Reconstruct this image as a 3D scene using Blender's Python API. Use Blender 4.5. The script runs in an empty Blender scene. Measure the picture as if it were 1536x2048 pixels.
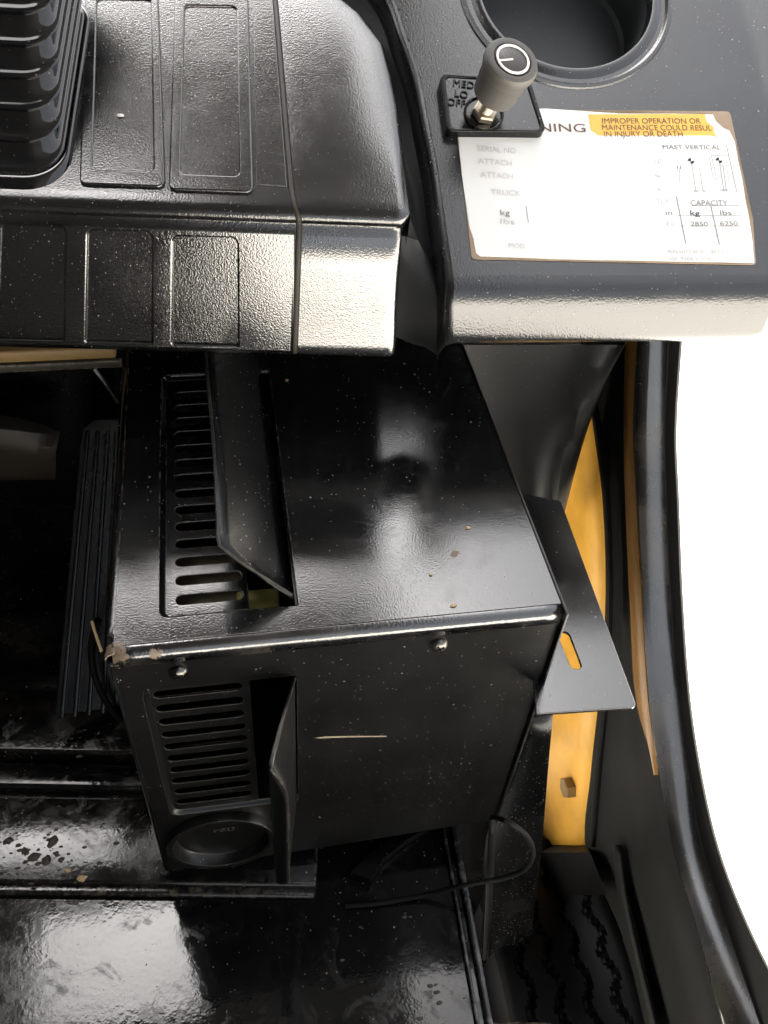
import bpy, bmesh, math, random
from mathutils import Vector as V, Matrix, Euler
random.seed(7)
R_ = math.radians
sc = bpy.context.scene
C = sc.collection

# ------------------------------------------------------------------ camera, sky, sun, exposure
CAM = V((.088, -.341, .464)); ROT = Euler((R_(44.46), R_(-3.67), R_(-9.55)), 'XYZ'); F = 1775.0
cd = bpy.data.cameras.new('camera'); cam = bpy.data.objects.new('camera', cd); C.objects.link(cam)
cam.location = CAM; cam.rotation_euler = ROT
cd.sensor_fit = 'VERTICAL'; cd.sensor_height = 24; cd.lens = F / 2048 * 24
cd.clip_start = .01; cd.clip_end = 2000
sc.camera = cam
SUN = V((-.12, .46, .88)).normalized()                        # towards the sun: high, ahead of the vehicle
w = bpy.data.worlds.new('World'); sc.world = w; w.use_nodes = True
nt = w.node_tree; bg = nt.nodes['Background']; bg.inputs[1].default_value = .07
sky = nt.nodes.new('ShaderNodeTexSky'); sky.sky_type = 'NISHITA'; sky.sun_disc = False
sky.sun_elevation = math.asin(SUN.z); sky.sun_rotation = math.atan2(SUN.x, SUN.y)
sky.dust_density = 6.0; sky.air_density = 1.0
hz_ = nt.nodes.new('ShaderNodeHueSaturation'); hz_.inputs['Saturation'].default_value = .25   # thin white haze
nt.links.new(sky.outputs[0], hz_.inputs['Color']); nt.links.new(hz_.outputs[0], bg.inputs[0])
sl = bpy.data.lights.new('sun', 'SUN'); sl.energy = 5.0; sl.angle = R_(.5); sl.color = (1, .95, .87)
so = bpy.data.objects.new('sun', sl); C.objects.link(so); so.rotation_euler = SUN.to_track_quat('Z', 'Y').to_euler()
sc.view_settings.view_transform = 'Standard'; sc.view_settings.look = 'None'
sc.view_settings.exposure = 2.65; sc.view_settings.gamma = 1

# ------------------------------------------------------------------ geometry helpers
RM = ROT.to_matrix()
def ray(x, y): return RM @ V(((x - 768) / F, -(y - 1024) / F, -1))
def on(x, y, p, n):
    d = ray(x, y); n = V(n); return CAM + d * ((V(p) - CAM).dot(n) / d.dot(n))
def PX(x, y, v): return on(x, y, (v, 0, 0), (1, 0, 0))
def PY(x, y, v): return on(x, y, (0, v, 0), (0, 1, 0))
def PZ(x, y, v): return on(x, y, (0, 0, v), (0, 0, 1))
def proj(P):
    q = RM.transposed() @ (V(P) - CAM); return (768 + F * q.x / -q.z, 1024 - F * q.y / -q.z)
class Frame:                                                    # a flat working plane standing in the cab
    def __init__(s, o, u, v): s.o = V(o); s.u = V(u).normalized(); s.v = V(v); s.v = (s.v - s.u * s.v.dot(s.u)).normalized(); s.n = s.u.cross(s.v).normalized()
    def px(s, x, y, h=0):
        p = on(x, y, s.o + s.n * h, s.n) - s.o; return (p.dot(s.u), p.dot(s.v))
    def p(s, a, b, h=0): return s.o + s.u * a + s.v * b + s.n * h
    def m(s, a=0, b=0, h=0):
        o = s.p(a, b, h); return Matrix(((s.u.x, s.v.x, s.n.x, o.x), (s.u.y, s.v.y, s.n.y, o.y), (s.u.z, s.v.z, s.n.z, o.z), (0, 0, 0, 1)))
def interp(t, tab):
    if t <= tab[0][0]: return tab[0][1]
    for (a, b), (c, d) in zip(tab, tab[1:]):
        if t <= c: return b + (d - b) * (t - a) / (c - a)
    return tab[-1][1]
def link(o, parent=None, label=None, kind=None):
    C.objects.link(o)
    if parent is not None:
        o.parent = parent; o.data.transform(Matrix.Translation(-wpos(parent)))
    if label: o['label'] = label
    if kind: o['kind'] = kind
    return o
def wpos(o):
    p = V((0, 0, 0))
    while o: p += V(o.location); o = o.parent
    return p
def mesh(name, verts, faces, mat, parent=None, smooth=True, label=None, kind=None, auto=40):
    me = bpy.data.meshes.new(name); me.from_pydata([tuple(v) for v in verts], [], faces); me.update()
    bm = bmesh.new(); bm.from_mesh(me); bmesh.ops.recalc_face_normals(bm, faces=bm.faces)
    return finish(name, bm, mat, parent, smooth, label, kind, auto)
def finish(name, bm, mat, parent=None, smooth=True, label=None, kind=None, auto=40):
    for f in bm.faces: f.smooth = smooth
    if smooth:
        for e in bm.edges:
            if len(e.link_faces) == 2 and e.calc_face_angle(0) > R_(auto): e.smooth = False
    me = bpy.data.meshes.new(name); bm.to_mesh(me); bm.free(); me.materials.append(mat)
    return link(bpy.data.objects.new(name, me), parent, label, kind)
def thing(name, label, cat, loc=(0, 0, 0), group=None):
    o = bpy.data.objects.new(name, None); C.objects.link(o); o.location = loc; o.empty_display_size = .02
    o['label'] = label; o['category'] = cat
    if group: o['group'] = group
    return o
def tag(o, label, cat, group=None):
    o['label'] = label; o['category'] = cat
    if group: o['group'] = group
    return o
def roundpoly(pts, r, seg=5):
    out = []; n = len(pts); rr = r if isinstance(r, (list, tuple)) else [r] * n
    for i in range(n):
        p = V((*pts[i], 0)); a = V((*pts[i - 1], 0)) - p; b = V((*pts[(i + 1) % n], 0)) - p
        if rr[i] <= 0: out.append((p.x, p.y)); continue
        an = a.angle(b); d = min(rr[i] / math.tan(an / 2), a.length * .49, b.length * .49); r_ = d * math.tan(an / 2)
        a.normalize(); b.normalize(); c = p + (a + b).normalized() * (r_ / math.sin(an / 2))
        s, e = p + a * d - c, p + b * d - c
        a0 = math.atan2(s.y, s.x); a1 = math.atan2(e.y, e.x); da = (a1 - a0 + math.pi) % (2 * math.pi) - math.pi
        for k in range(seg + 1):
            t = a0 + da * k / seg; out.append((c.x + r_ * math.cos(t), c.y + r_ * math.sin(t)))
    return out
def rect(x0, y0, x1, y1): return [(x0, y0), (x1, y0), (x1, y1), (x0, y1)]
def circle(cx, cy, r, n=48): return [(cx + r * math.cos(2 * math.pi * k / n), cy + r * math.sin(2 * math.pi * k / n)) for k in range(n)]
def stadium(x0, x1, y, h, n=7):
    r = h / 2; o = []
    for k in range(n + 1): t = -math.pi / 2 + math.pi * k / n; o.append((x1 - r + r * math.cos(t), y + r * math.sin(t)))
    for k in range(n + 1): t = math.pi / 2 + math.pi * k / n; o.append((x0 + r + r * math.cos(t), y + r * math.sin(t)))
    return o
def plate(name, outline, holes, fr, mat, parent=None, thick=.0015, bevel=.0004, h=0, label=None, kind=None, bres=2):
    """sheet with real punched holes; its top face lies at height h over the frame"""
    cu = bpy.data.curves.new(name, 'CURVE'); cu.dimensions = '2D'; cu.fill_mode = 'BOTH'
    cu.extrude = max(thick / 2 - bevel, 1e-5); cu.bevel_depth = bevel; cu.bevel_resolution = bres; cu.offset = -bevel
    for poly in [outline] + list(holes):
        s = cu.splines.new('POLY'); s.points.add(len(poly) - 1); s.use_cyclic_u = True
        for p, q in zip(s.points, poly): p.co = (q[0], q[1], 0, 1)
    o = bpy.data.objects.new(name, cu); C.objects.link(o)
    bpy.context.view_layer.update()
    me = bpy.data.meshes.new_from_object(o.evaluated_get(bpy.context.evaluated_depsgraph_get()))
    bpy.data.objects.remove(o); bpy.data.curves.remove(cu)
    bm = bmesh.new(); bm.from_mesh(me); bpy.data.meshes.remove(me)
    bmesh.ops.remove_doubles(bm, verts=bm.verts, dist=1e-6)
    bm.transform(fr.m(0, 0, h - thick / 2))
    o = finish(name, bm, mat, parent, True, label, kind, 50)
    o.modifiers.new('even_shading', 'WEIGHTED_NORMAL').keep_sharp = True
    return o
def text(s, fr, a, b, size, mat, parent, name='lettering', h=.0003, ang=0, sx=1, ext=.0001, shear=0, align='LEFT'):
    cu = bpy.data.curves.new(name, 'FONT'); cu.body = s; cu.size = size; cu.extrude = ext; cu.align_x = align; cu.shear = shear
    o = bpy.data.objects.new(name, cu); C.objects.link(o); bpy.context.view_layer.update()
    me = bpy.data.meshes.new_from_object(o.evaluated_get(bpy.context.evaluated_depsgraph_get()))
    bpy.data.objects.remove(o); bpy.data.curves.remove(cu)
    me.transform(fr.m(a, b, h) @ Matrix.Rotation(ang, 4, 'Z') @ Matrix.Diagonal((sx, 1, 1, 1)))
    me.materials.clear(); me.materials.append(mat)
    return link(bpy.data.objects.new(name, me), parent)
def resample(pts, n):
    pts = [V(p) for p in pts]; L = [0]
    for a, b in zip(pts, pts[1:]): L.append(L[-1] + (b - a).length)
    m = len(pts); out = []
    def tan(i): return (pts[min(i + 1, m - 1)] - pts[max(i - 1, 0)]) / max(1e-9, L[min(i + 1, m - 1)] - L[max(i - 1, 0)])
    k = 0
    for i in range(n):
        t = L[-1] * i / (n - 1)
        while k < m - 2 and L[k + 1] < t: k += 1
        d = L[k + 1] - L[k] or 1e-9; s = (t - L[k]) / d
        h00 = 2*s**3 - 3*s*s + 1; h10 = s**3 - 2*s*s + s; h01 = -2*s**3 + 3*s*s; h11 = s**3 - s*s
        out.append(pts[k]*h00 + tan(k)*d*h10 + pts[k+1]*h01 + tan(k+1)*d*h11)
    return out
def grid(rows):
    nv = len(rows[0]); vs = [p for r in rows for p in r]
    fs = [(i*nv+j, i*nv+j+1, (i+1)*nv+j+1, (i+1)*nv+j) for i in range(len(rows)-1) for j in range(nv-1)]
    return vs, fs
def loft(name, curves, mat, parent=None, n=32, sub=0, thick=0, label=None, kind=None, auto=50):
    rows = [resample(c, n) for c in curves]
    if sub:
        cols = [resample([r[j] for r in rows], (len(rows)-1)*sub+1) for j in range(n)]
        rows = [[c[i] for c in cols] for i in range(len(cols[0]))]
    vs, fs = grid(rows)
    o = mesh(name, vs, fs, mat, parent, True, label, kind, auto)
    if thick:
        md = o.modifiers.new('thickness', 'SOLIDIFY'); md.thickness = thick; md.offset = -1
    return o
def lathe(name, prof, fr, a, b, mat, parent=None, n=40, h=0, label=None, ridges=None, auto=35):
    vs = []; fs = []; m = len(prof)
    for k in range(n):
        t = 2 * math.pi * k / n
        for i, (r, z) in enumerate(prof):
            rr = r * (1 + (.02 if ridges and ridges[0] <= i <= ridges[1] and k % 2 else 0))
            vs.append(fr.p(a + rr * math.cos(t), b + rr * math.sin(t), h + z))
    for k in range(n):
        for i in range(m - 1): fs.append((k*m+i, ((k+1) % n)*m+i, ((k+1) % n)*m+i+1, k*m+i+1))
    bm = bmesh.new(); bv = [bm.verts.new(v) for v in vs]
    for f in fs: bm.faces.new([bv[i] for i in f])
    bmesh.ops.remove_doubles(bm, verts=bm.verts, dist=1e-7); bmesh.ops.recalc_face_normals(bm, faces=bm.faces)
    return finish(name, bm, mat, parent, True, label, None, auto)
def tube(name, pts, r, mat, parent=None, n=8, label=None, seg=40):
    P = resample(pts, seg); vs = []; fs = []; up = V((.3, .2, .9))
    for i, p in enumerate(P):
        t = (P[min(i+1, len(P)-1)] - P[max(i-1, 0)]).normalized(); a = t.cross(up).normalized(); b = t.cross(a)
        rr = r(i / (seg - 1)) if callable(r) else r
        vs += [p + (a * math.cos(2*math.pi*k/n) + b * math.sin(2*math.pi*k/n)) * rr for k in range(n)]
    for i in range(len(P)-1): fs += [(i*n+k, i*n+(k+1) % n, (i+1)*n+(k+1) % n, (i+1)*n+k) for k in range(n)]
    fs += [tuple(range(n)), tuple(range((len(P)-1)*n, len(P)*n))]
    return mesh(name, vs, fs, mat, parent, label=label)
def box(name, lo, hi, mat, parent=None, bevel=.001, label=None, kind=None, seg=2, xf=None):
    bm = bmesh.new(); bmesh.ops.create_cube(bm, size=1)
    for v in bm.verts: v.co = V([lo[i] + (hi[i]-lo[i]) * (v.co[i] + .5) for i in range(3)])
    if bevel: bmesh.ops.bevel(bm, geom=bm.edges[:], offset=bevel, segments=seg, affect='EDGES', profile=.5)
    if xf: bm.transform(xf)
    return finish(name, bm, mat, parent, True, label, kind, 50)

# ------------------------------------------------------------------ materials
def mat(name, base=(.005, .005, .0055), rough=.22, ior=1.5, grain=(900, .12), dust=0, dust_scale=160, film=0, film_scale=9, film_col=(.035, .03, .023),
        film_rough=.55, metal=0, wear=0, wear_col=(.55, .47, .36), wear_r=.002, coat=0, var=.05, tint=None, patch=None, smear=0):
    m = bpy.data.materials.new(name); m.use_nodes = True; t = m.node_tree; N = t.nodes; L = t.links
    b = N['Principled BSDF']; tc = N.new('ShaderNodeTexCoord').outputs['Object']
    b.inputs['IOR'].default_value = ior; b.inputs['Metallic'].default_value = metal
    def noise(scale, detail=3, rough_=.55, dist=0):
        n = N.new('ShaderNodeTexNoise'); n.inputs['Scale'].default_value = scale; n.inputs['Detail'].default_value = detail
        n.inputs['Roughness'].default_value = rough_; n.inputs['Distortion'].default_value = dist; L.new(tc, n.inputs['Vector']); return n.outputs['Fac']
    def ramp(v, a, c, lo=0, hi=1):
        r = N.new('ShaderNodeMapRange'); r.inputs[1].default_value = a; r.inputs[2].default_value = c; r.inputs[3].default_value = lo; r.inputs[4].default_value = hi
        L.new(v, r.inputs[0]); return r.outputs[0]
    def mixc(f, a, c):
        x = N.new('ShaderNodeMix'); x.data_type = 'RGBA'; L.new(f, x.inputs[0])
        for s, v in ((x.inputs[6], a), (x.inputs[7], c)):
            if isinstance(v, tuple): s.default_value = (*v, 1)
            else: L.new(v, s)
        return x.outputs[2]
    def mathn(op, a, c=None):
        x = N.new('ShaderNodeMath'); x.operation = op
        for s, v in ((x.inputs[0], a), (x.inputs[1], c)):
            if v is None: continue
            if isinstance(v, (int, float)): s.default_value = v
            else: L.new(v, s)
        return x.outputs[0]
    def mixf(f, a, c):
        x = N.new('ShaderNodeMix'); L.new(f, x.inputs[0])
        for s, v in ((x.inputs[2], a), (x.inputs[3], c)):
            if isinstance(v, (int, float)): s.default_value = v
            else: L.new(v, s)
        return x.outputs[0]
    big = noise(14, 4)
    col = mixc(ramp(big, .35, .7), tuple(base), tuple(x * (1.35 if not tint else 1) + (0 if not tint else y) for x, y in zip(base, tint or base)))
    rg = ramp(big, .3, .7, max(.02, rough - var), rough + var)
    if film:
        f = mathn('MULTIPLY', ramp(noise(film_scale, 6, .62, .4), .5, .86), film)
        col = mixc(f, col, film_col); rg = mixf(f, rg, film_rough)
    if smear:                                                    # wiped, greasy streaks
        f = mathn('MULTIPLY', ramp(noise(26, 5, .7, 1.6), .52, .66), smear); rg = mixf(f, rg, .42); col = mixc(f, col, (.014, .012, .010))
    if patch:                                                    # chipped paint round given points
        for (c, r, pc) in patch:
            d = N.new('ShaderNodeVectorMath'); d.operation = 'DISTANCE'; L.new(tc, d.inputs[0]); d.inputs[1].default_value = c
            q = mathn('ADD', d.outputs['Value'], mathn('MULTIPLY', mathn('SUBTRACT', noise(330, 4, .7), .5), r * 1.7))
            f = ramp(q, r * .75, r * .6); col = mixc(f, col, pc); rg = mixf(f, rg, .7)
    if wear:
        bv = N.new('ShaderNodeBevel'); bv.samples = 4; bv.inputs[0].default_value = wear_r
        g = N.new('ShaderNodeNewGeometry'); d = N.new('ShaderNodeVectorMath'); d.operation = 'DOT_PRODUCT'; L.new(bv.outputs[0], d.inputs[0]); L.new(g.outputs['Normal'], d.inputs[1])
        e = ramp(mathn('SUBTRACT', 1, d.outputs['Value']), .02, .12)
        f = mathn('MULTIPLY', mathn('MULTIPLY', e, ramp(noise(120, 5, .7), .42, .62)), wear); col = mixc(f, col, wear_col); rg = mixf(f, rg, .6)
    if dust:
        for k, (sc_, r0, den) in enumerate(((dust_scale, .10, .45), (dust_scale * 2.1, .13, .42))):
            v = N.new('ShaderNodeTexVoronoi'); v.inputs['Scale'].default_value = sc_; L.new(tc, v.inputs['Vector'])
            sp = N.new('ShaderNodeSeparateColor'); L.new(v.outputs['Color'], sp.inputs[0])
            f = mathn('MULTIPLY', mathn('LESS_THAN', v.outputs['Distance'], mathn('MULTIPLY', sp.outputs[1], r0)), mathn('GREATER_THAN', sp.outputs[0], den))
            f = mathn('MULTIPLY', f, dust); col = mixc(f, col, (.34, .31, .27)); rg = mixf(f, rg, .8)
    L.new(col, b.inputs['Base Color']); L.new(rg, b.inputs['Roughness'])
    if coat: b.inputs['Coat Weight'].default_value = coat; b.inputs['Coat Roughness'].default_value = .04
    if grain:
        bp = N.new('ShaderNodeBump'); bp.inputs['Strength'].default_value = grain[1]; bp.inputs['Distance'].default_value = .0006
        L.new(noise(grain[0], 2, .5), bp.inputs['Height']); L.new(bp.outputs[0], b.inputs['Normal'])
        if coat: L.new(bp.outputs[0], b.inputs['Coat Normal'])
    return m
TAN = (.17, .115, .065)
M = dict(
    top=mat('black_textured_paint', rough=.14, ior=1.9, grain=(760, .14), dust=.9, dust_scale=120, film=.06, smear=.3, film_scale=7,
            patch=[((.006, .000, .328), .011, TAN), ((.030, -.003, .327), .007, TAN), ((.236, .058, .33), .0045, TAN)], wear=.35, wear_r=.0015),
    edge=mat('rubbed_paint_edge', rough=.20, ior=2.2, grain=(620, .25), film=.6, film_scale=28, film_col=(.075, .062, .045), film_rough=.5, patch=[((.006, .000, .328), .011, TAN), ((.030, -.003, .327), .007, TAN)]),  # pale film carries edge wear and a painted-in highlight
    mud=mat('dried_mud', base=(.055, .043, .031), rough=.6, grain=(260, .8), film=.5, film_col=(.055, .044, .032)),
    trim=mat('scuffed_trim', base=(.02, .02, .02), rough=.25, grain=(300, .3), film=1.0, film_scale=45, film_col=(.30, .29, .28), film_rough=.5),
    worn_edge=mat('scuffed_step_edge', base=(.012, .011, .010), rough=.15, grain=(300, .3), film=1.0, film_scale=80, film_col=(.17, .135, .095), film_rough=.5),
    front=mat('black_satin_paint', base=(.0028, .0028, .0027), rough=.32, ior=1.45, grain=(900, .16), dust=.55, dust_scale=130, film=.22, film_scale=6, film_col=(.011, .009, .006), wear=.25, wear_r=.001),
    steel=mat('black_sheet_steel', base=(.003, .003, .003), rough=.24, ior=1.4, grain=(700, .2), dust=.9, dust_scale=150, film=.12, film_col=(.012, .010, .008)),
    dash=mat('black_dash_plastic', base=(.006, .006, .0065), rough=.13, ior=2.35, grain=(800, .26), dust=.6, dust_scale=210, film=.3, film_scale=7, film_col=(.040, .039, .037), film_rough=.3),
    dashtop=mat('black_dash_top_plastic', base=(.006, .006, .0065), rough=.19, ior=2.0, grain=(760, .28), dust=.7, dust_scale=200, film=.35, film_scale=9, film_col=(.030, .029, .027), film_rough=.45, smear=.25),
    lip=mat('stippled_pod_lip', base=(.008, .0085, .009), rough=.17, ior=1.8, grain=(640, .42), dust=.9, dust_scale=170, film=.4, film_scale=16, film_col=(.03, .028, .024), film_rough=.45),
    well=mat('slate_well_plastic', base=(.035, .038, .040), rough=.5, grain=(600, .1), dust=.4),
    void=mat('black_greasy_recess', base=(.002, .002, .002), rough=.6, ior=1.2, grain=(200, .3)),  # near-black colour puts shade into the sheet below the yellow panel
    pod=mat('black_pod_plastic', base=(.008, .0085, .009), rough=.19, ior=1.9, grain=(850, .26), dust=.9, dust_scale=170, film=.12, film_scale=8, film_rough=.35),
    gloss=mat('glossy_black_rubber', base=(.004, .004, .0045), rough=.07, ior=1.75, grain=None, dust=.25, dust_scale=140),
    seam=mat('dusty_seam_strip', base=(.03, .025, .019), rough=.5, grain=(600, .2)),
    groove=mat('matt_black_plastic', base=(.012, .013, .0135), rough=.5, grain=(600, .1), dust=.4),
    floor=mat('wet_look_floor_paint', base=(.004, .004, .0045), rough=.07, ior=1.42, grain=(240, .10), dust=.9, dust_scale=110, film=.6, film_scale=10, film_col=(.026, .021, .015), film_rough=.4, smear=.5, wear=.9, wear_r=.004, wear_col=(.50, .43, .34)),
    dark=mat('dark_grease_steel', base=(.004, .004, .0045), rough=.25, grain=(160, .2), film=.35, film_scale=10, film_col=(.02, .016, .012), dust=.4),
    edge_rubber=mat('weathered_rubber', base=(.026, .026, .025), rough=.75, ior=1.2, grain=(300, .25), dust=.2, film=.5, film_scale=14, film_col=(.03, .028, .025)),
    rubber=mat('dark_rubber', base=(.0048, .0050, .0046), rough=.65, ior=1.25, grain=(500, .12), dust=.15, film=.3, film_col=(.008, .0075, .006)),
    tube=mat('pillar_paint', base=(.006, .006, .0055), rough=.22, ior=2.2, grain=(420, .2), dust=.3, film=.8, film_scale=12, film_col=(.085, .068, .045), film_rough=.4),  # warm film puts the pillar's pale highlight into the colour
    yellow=mat('yellow_paint', base=(.88, .46, .06), rough=.42, grain=(500, .08), dust=.3, film=.2, film_col=(.30, .17, .05)),
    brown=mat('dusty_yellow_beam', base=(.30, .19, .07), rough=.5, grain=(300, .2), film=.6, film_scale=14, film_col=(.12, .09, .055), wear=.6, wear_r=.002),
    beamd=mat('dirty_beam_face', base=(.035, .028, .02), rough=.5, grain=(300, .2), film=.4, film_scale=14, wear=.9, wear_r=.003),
    core=mat('dusty_heater_core', base=(.10, .08, .05), rough=.6, grain=(300, .3), film=.5),
    lime=mat('olive_yellow_foam', base=(.22, .19, .05), rough=.7, grain=(500, .2)),
    white=mat('white_plate_print', base=(.80, .80, .78), rough=.16, grain=None, var=.02, tint=(.0, .0, .0)),
    tanp=mat('tan_adhesive', base=(.36, .27, .19), rough=.7, grain=(400, .4), tint=(-.15, -.12, -.1)),
    orange=mat('orange_print', base=(.80, .45, .08), rough=.25, grain=None, tint=(.0, .02, .0)),
    ink=mat('brown_ink', base=(.10, .04, .02), rough=.4, grain=None), black_ink=mat('black_ink', base=(.004, .004, .004), rough=.4, grain=None),
    faint=mat('faded_ink', base=(.18, .18, .18), rough=.4, grain=None), worn=mat('nearly_worn_off_ink', base=(.50, .495, .49), rough=.4, grain=None),  # inks lightened in colour to imitate glare washing out the print
    faint_raised=mat('rubbed_raised_marks', base=(.05, .046, .04), rough=.35, grain=None), tanstrip=mat('ochre_paint', base=(.34, .17, .04), rough=.4, grain=(500, .1), film=.4, film_col=(.2, .11, .04)),  # strip colour is yellow paint with its shade put in
    dirty=mat('dirty_floor_paint', base=(.005, .0045, .004), rough=.08, ior=1.5, grain=(240, .12), dust=.9, dust_scale=110, film=1.0, film_scale=12, film_col=(.045, .036, .026), film_rough=.5, smear=.6, wear=.9, wear_r=.004, wear_col=(.3, .25, .19)),  # brown film is dirt plus a soft reflection put into the colour
    knob=mat('dusty_grey_knob', base=(.075, .070, .063), rough=.5, grain=(500, .15), film=.5, film_scale=40, film_col=(.125, .11, .09)),
    cap=mat('dark_knob_cap', base=(.045, .038, .033), rough=.3, grain=(500, .1)), mark=mat('white_mark', base=(.80, .79, .76), rough=.4, grain=None),
    brass=mat('plated_steel', base=(.36, .31, .24), rough=.4, metal=1, grain=(300, .1), film=.4),
    screw=mat('screw_steel', base=(.14, .135, .125), rough=.3, metal=1, grain=(400, .1), film=.4),
    chip=mat('wood_chip', base=(.52, .36, .20), rough=.8, grain=(300, .5)), scratch=mat('bare_scratch', base=(.20, .165, .12), rough=.5, grain=(600, .3)),
    concrete=mat('pale_concrete', base=(.82, .79, .73), rough=.9, grain=(4, .3), tint=(-.05, -.05, -.05)),
    tyre=mat('worn_tyre_rubber', base=(.0025, .0025, .0024), rough=.6, ior=1.3, grain=(160, .3), film=.5, film_col=(.007, .006, .005)),
    roof=mat('cab_paint', base=(.008, .008, .008), rough=.5, grain=None),
)

# ------------------------------------------------------------------ the setting: ground, cab shell, light blockers, floor
def sheet(name, pts, m, kind='structure'): return mesh(name, pts, [tuple(range(len(pts)))], m, None, False, None, kind)
sheet('ground', [(-600, -600, -1.4), (600, -600, -1.4), (600, 600, -1.4), (-600, 600, -1.4)], M['concrete'])
ZF = Frame((0, 0, 0), (1, 0, 0), (0, 1, 0))
plate('cab_roof', rect(-.95, -1.30, .40, .95), [rect(-.46, .30, -.072, .565)], Frame((0, 0, 1.1), (1, 0, 0), (0, 1, 0)), M['roof'], None, .04, .004, kind='structure')  # unseen roof; edges and opening shaped to block sun and form reflections
box('cab_rear_wall', (-.95, -1.12, -.6), (-.15, -1.08, 1.05), M['roof'], None, .005, kind='structure')  # added unseen dark panel in place of the seat, darkens dash reflections
box('chassis_side', (.19, -.8, -1.13), (.195, .465, -.82), M['dark'], None, 0, kind='structure')  # unseen, added to cut light under the floor; height set for that
box('chassis_back', (.2, -.805, -1.13), (.57, -.80, -.50), M['dark'], None, 0, kind='structure')  # unseen, added to close the wheel well against light
box('underfloor_bulkhead', (.18, .045, -.8), (.345, .05, -.345), M['dark'], None, 0, kind='structure')  # added dark plate, hides yellow panel and tyre so the gap reads black
box('wheel_well_side', (.565, -.8, -1.12), (.575, .465, -.52), M['dark'], None, 0, kind='structure')  # unseen, added to keep light off the tyre
box('firewall', (-.95, .47, -1.1), (.575, .49, .26), M['dark'], None, .002, kind='structure')
box('cab_left_wall', (-.95, -1.07, -.75), (-.9, .465, 1.04), M['roof'], None, .003, kind='structure')  # added panel out of view, cuts light from the open left side

ZL = -.36
VU = V((.2835, -.0440, 0)).normalized(); VF = V((-VU.y, VU.x, 0))        # the vehicle's own right and forward; the heater stands a little askew to them
def fl(x, y, z=ZL): return PZ(x, y, z)
def vbox(name, px, z0, z1, left, right, y0, y1, m, bevel, seg=2):
    """floor piece anchored at a floor point; y measured forward from it, x from the point to the left and right"""
    p = fl(*px, z1); fr = Frame((p.x, p.y, 0), VU, VF)
    return box(name, (-left, y0, z0), (right, y1, z1), m, None, bevel, kind='structure', seg=seg, xf=fr.m())
e0, e1 = fl(905, 1640), fl(985, 2075)
fa = fl(425, 2004); fr_ = Frame((fa.x, fa.y, 0), VU, VF)
flo = box('floor_plate', (-1.0, 0, ZL-.012), (.5, .52, ZL), M['floor'], None, 0, kind='structure', xf=fr_.m())
bm = bmesh.new(); bm.from_mesh(flo.data)
for v in bm.verts:
    if v.co.x > 0: v.co.x = e0.x + (e1.x - e0.x) * (e0.y - v.co.y) / (e0.y - e1.y)
bmesh.ops.bevel(bm, geom=bm.edges[:], offset=.0022, segments=2, affect='EDGES', profile=.5); bm.to_mesh(flo.data); bm.free()
vbox('floor_lip', (430, 2012), ZL-.006, ZL-.001, .6, .0, -.009, -.001, M['trim'], .0018)  # pale colour stands in for a line of reflected light
vbox('floor_step', (425, 2030), ZL-.03, ZL-.014, .9, .29, -.9, -.004, M['floor'], .002)
vbox('toe_plate', (633, 1772), ZL+.002, ZL+.014, .95, 0, 0, .145, M['dirty'], .0030, 3)
vbox('toe_edge', (630, 1790), ZL+.001, ZL+.008, .95, 0, -.002, .008, M['worn_edge'], .003, 3)
vbox('toe_ridge', (280, 1553), ZL+.013, ZL+.026, .95, .05, -.013, .013, M['floor'], .004, 3)
vbox('toe_board', (260, 1482), ZL+.010, ZL+.034, .95, .05, -.014, .35, M['dirty'], .004, 3)
ang = math.atan2(e0.y-e1.y, e0.x-e1.x)-math.pi/2
box('floor_trim', (0, 0, 0), (.0055, (e1-e0).length*1.02, .007), M['trim'], None, .0016, kind='structure', xf=Matrix.Translation(e1 + V((-.004, 0, .001))) @ Matrix.Rotation(ang, 4, 'Z'))
box('floor_trim', (0, 0, 0), (.003, (e1-e0).length*1.02, .005), M['trim'], None, .001, kind='structure', xf=Matrix.Translation(e1 + V((-.0125, 0, .001))) @ Matrix.Rotation(ang, 4, 'Z'))
box('wheel_well', (.20, -.8, -1.15), (.60, .47, -1.13), M['dark'], None, 0, kind='structure')

# ------------------------------------------------------------------ heater
W = .30; HL = (.0, .0, -.33)
ht = thing('cab_heater', 'black sheet-metal heater box with slotted vents and upright deflector flaps under the dashboard', 'heater', HL)
FR = Frame((0, 0, 0), (1, 0, 0), (0, 0, 1))
# top cover: sheet with a window for the recessed grille, a rolled front edge and a pillowed left edge
gx0, gx1, gy0, gy1 = .0365, .1225, .0285, .283
plate('top_cover', [(.005, .006), (W-.0005, .006), (W-.0005, .335), (.005, .335)], [roundpoly(rect(gx0-.004, gy0-.004, gx1, gy1), [.006, .001, .001, .006])], ZF, M['top'], ht, .0014, .0002, h=0)
rolls = [[V((x, .006 - .0075*math.sin(a)*1.0, -.0068*(1-math.cos(a)))) for x in (.004, .05, .1, .15, .2, .25, W-.0005)] for a in [R_(8*k) for k in range(12)]]
rolls.append([p + V((0, 0, -.006)) for p in rolls[-1]])
loft('rolled_edge', rolls, M['edge'], ht, 24, thick=.0012)
lroll = [[V((.0055 - .007*math.sin(a), y, -.007*(1-math.cos(a)))) for y in (.0, .1, .2, .335)] for a in [R_(9*k) for k in range(11)]]
loft('left_edge', lroll, M['top'], ht, 16, thick=.0012)
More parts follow.
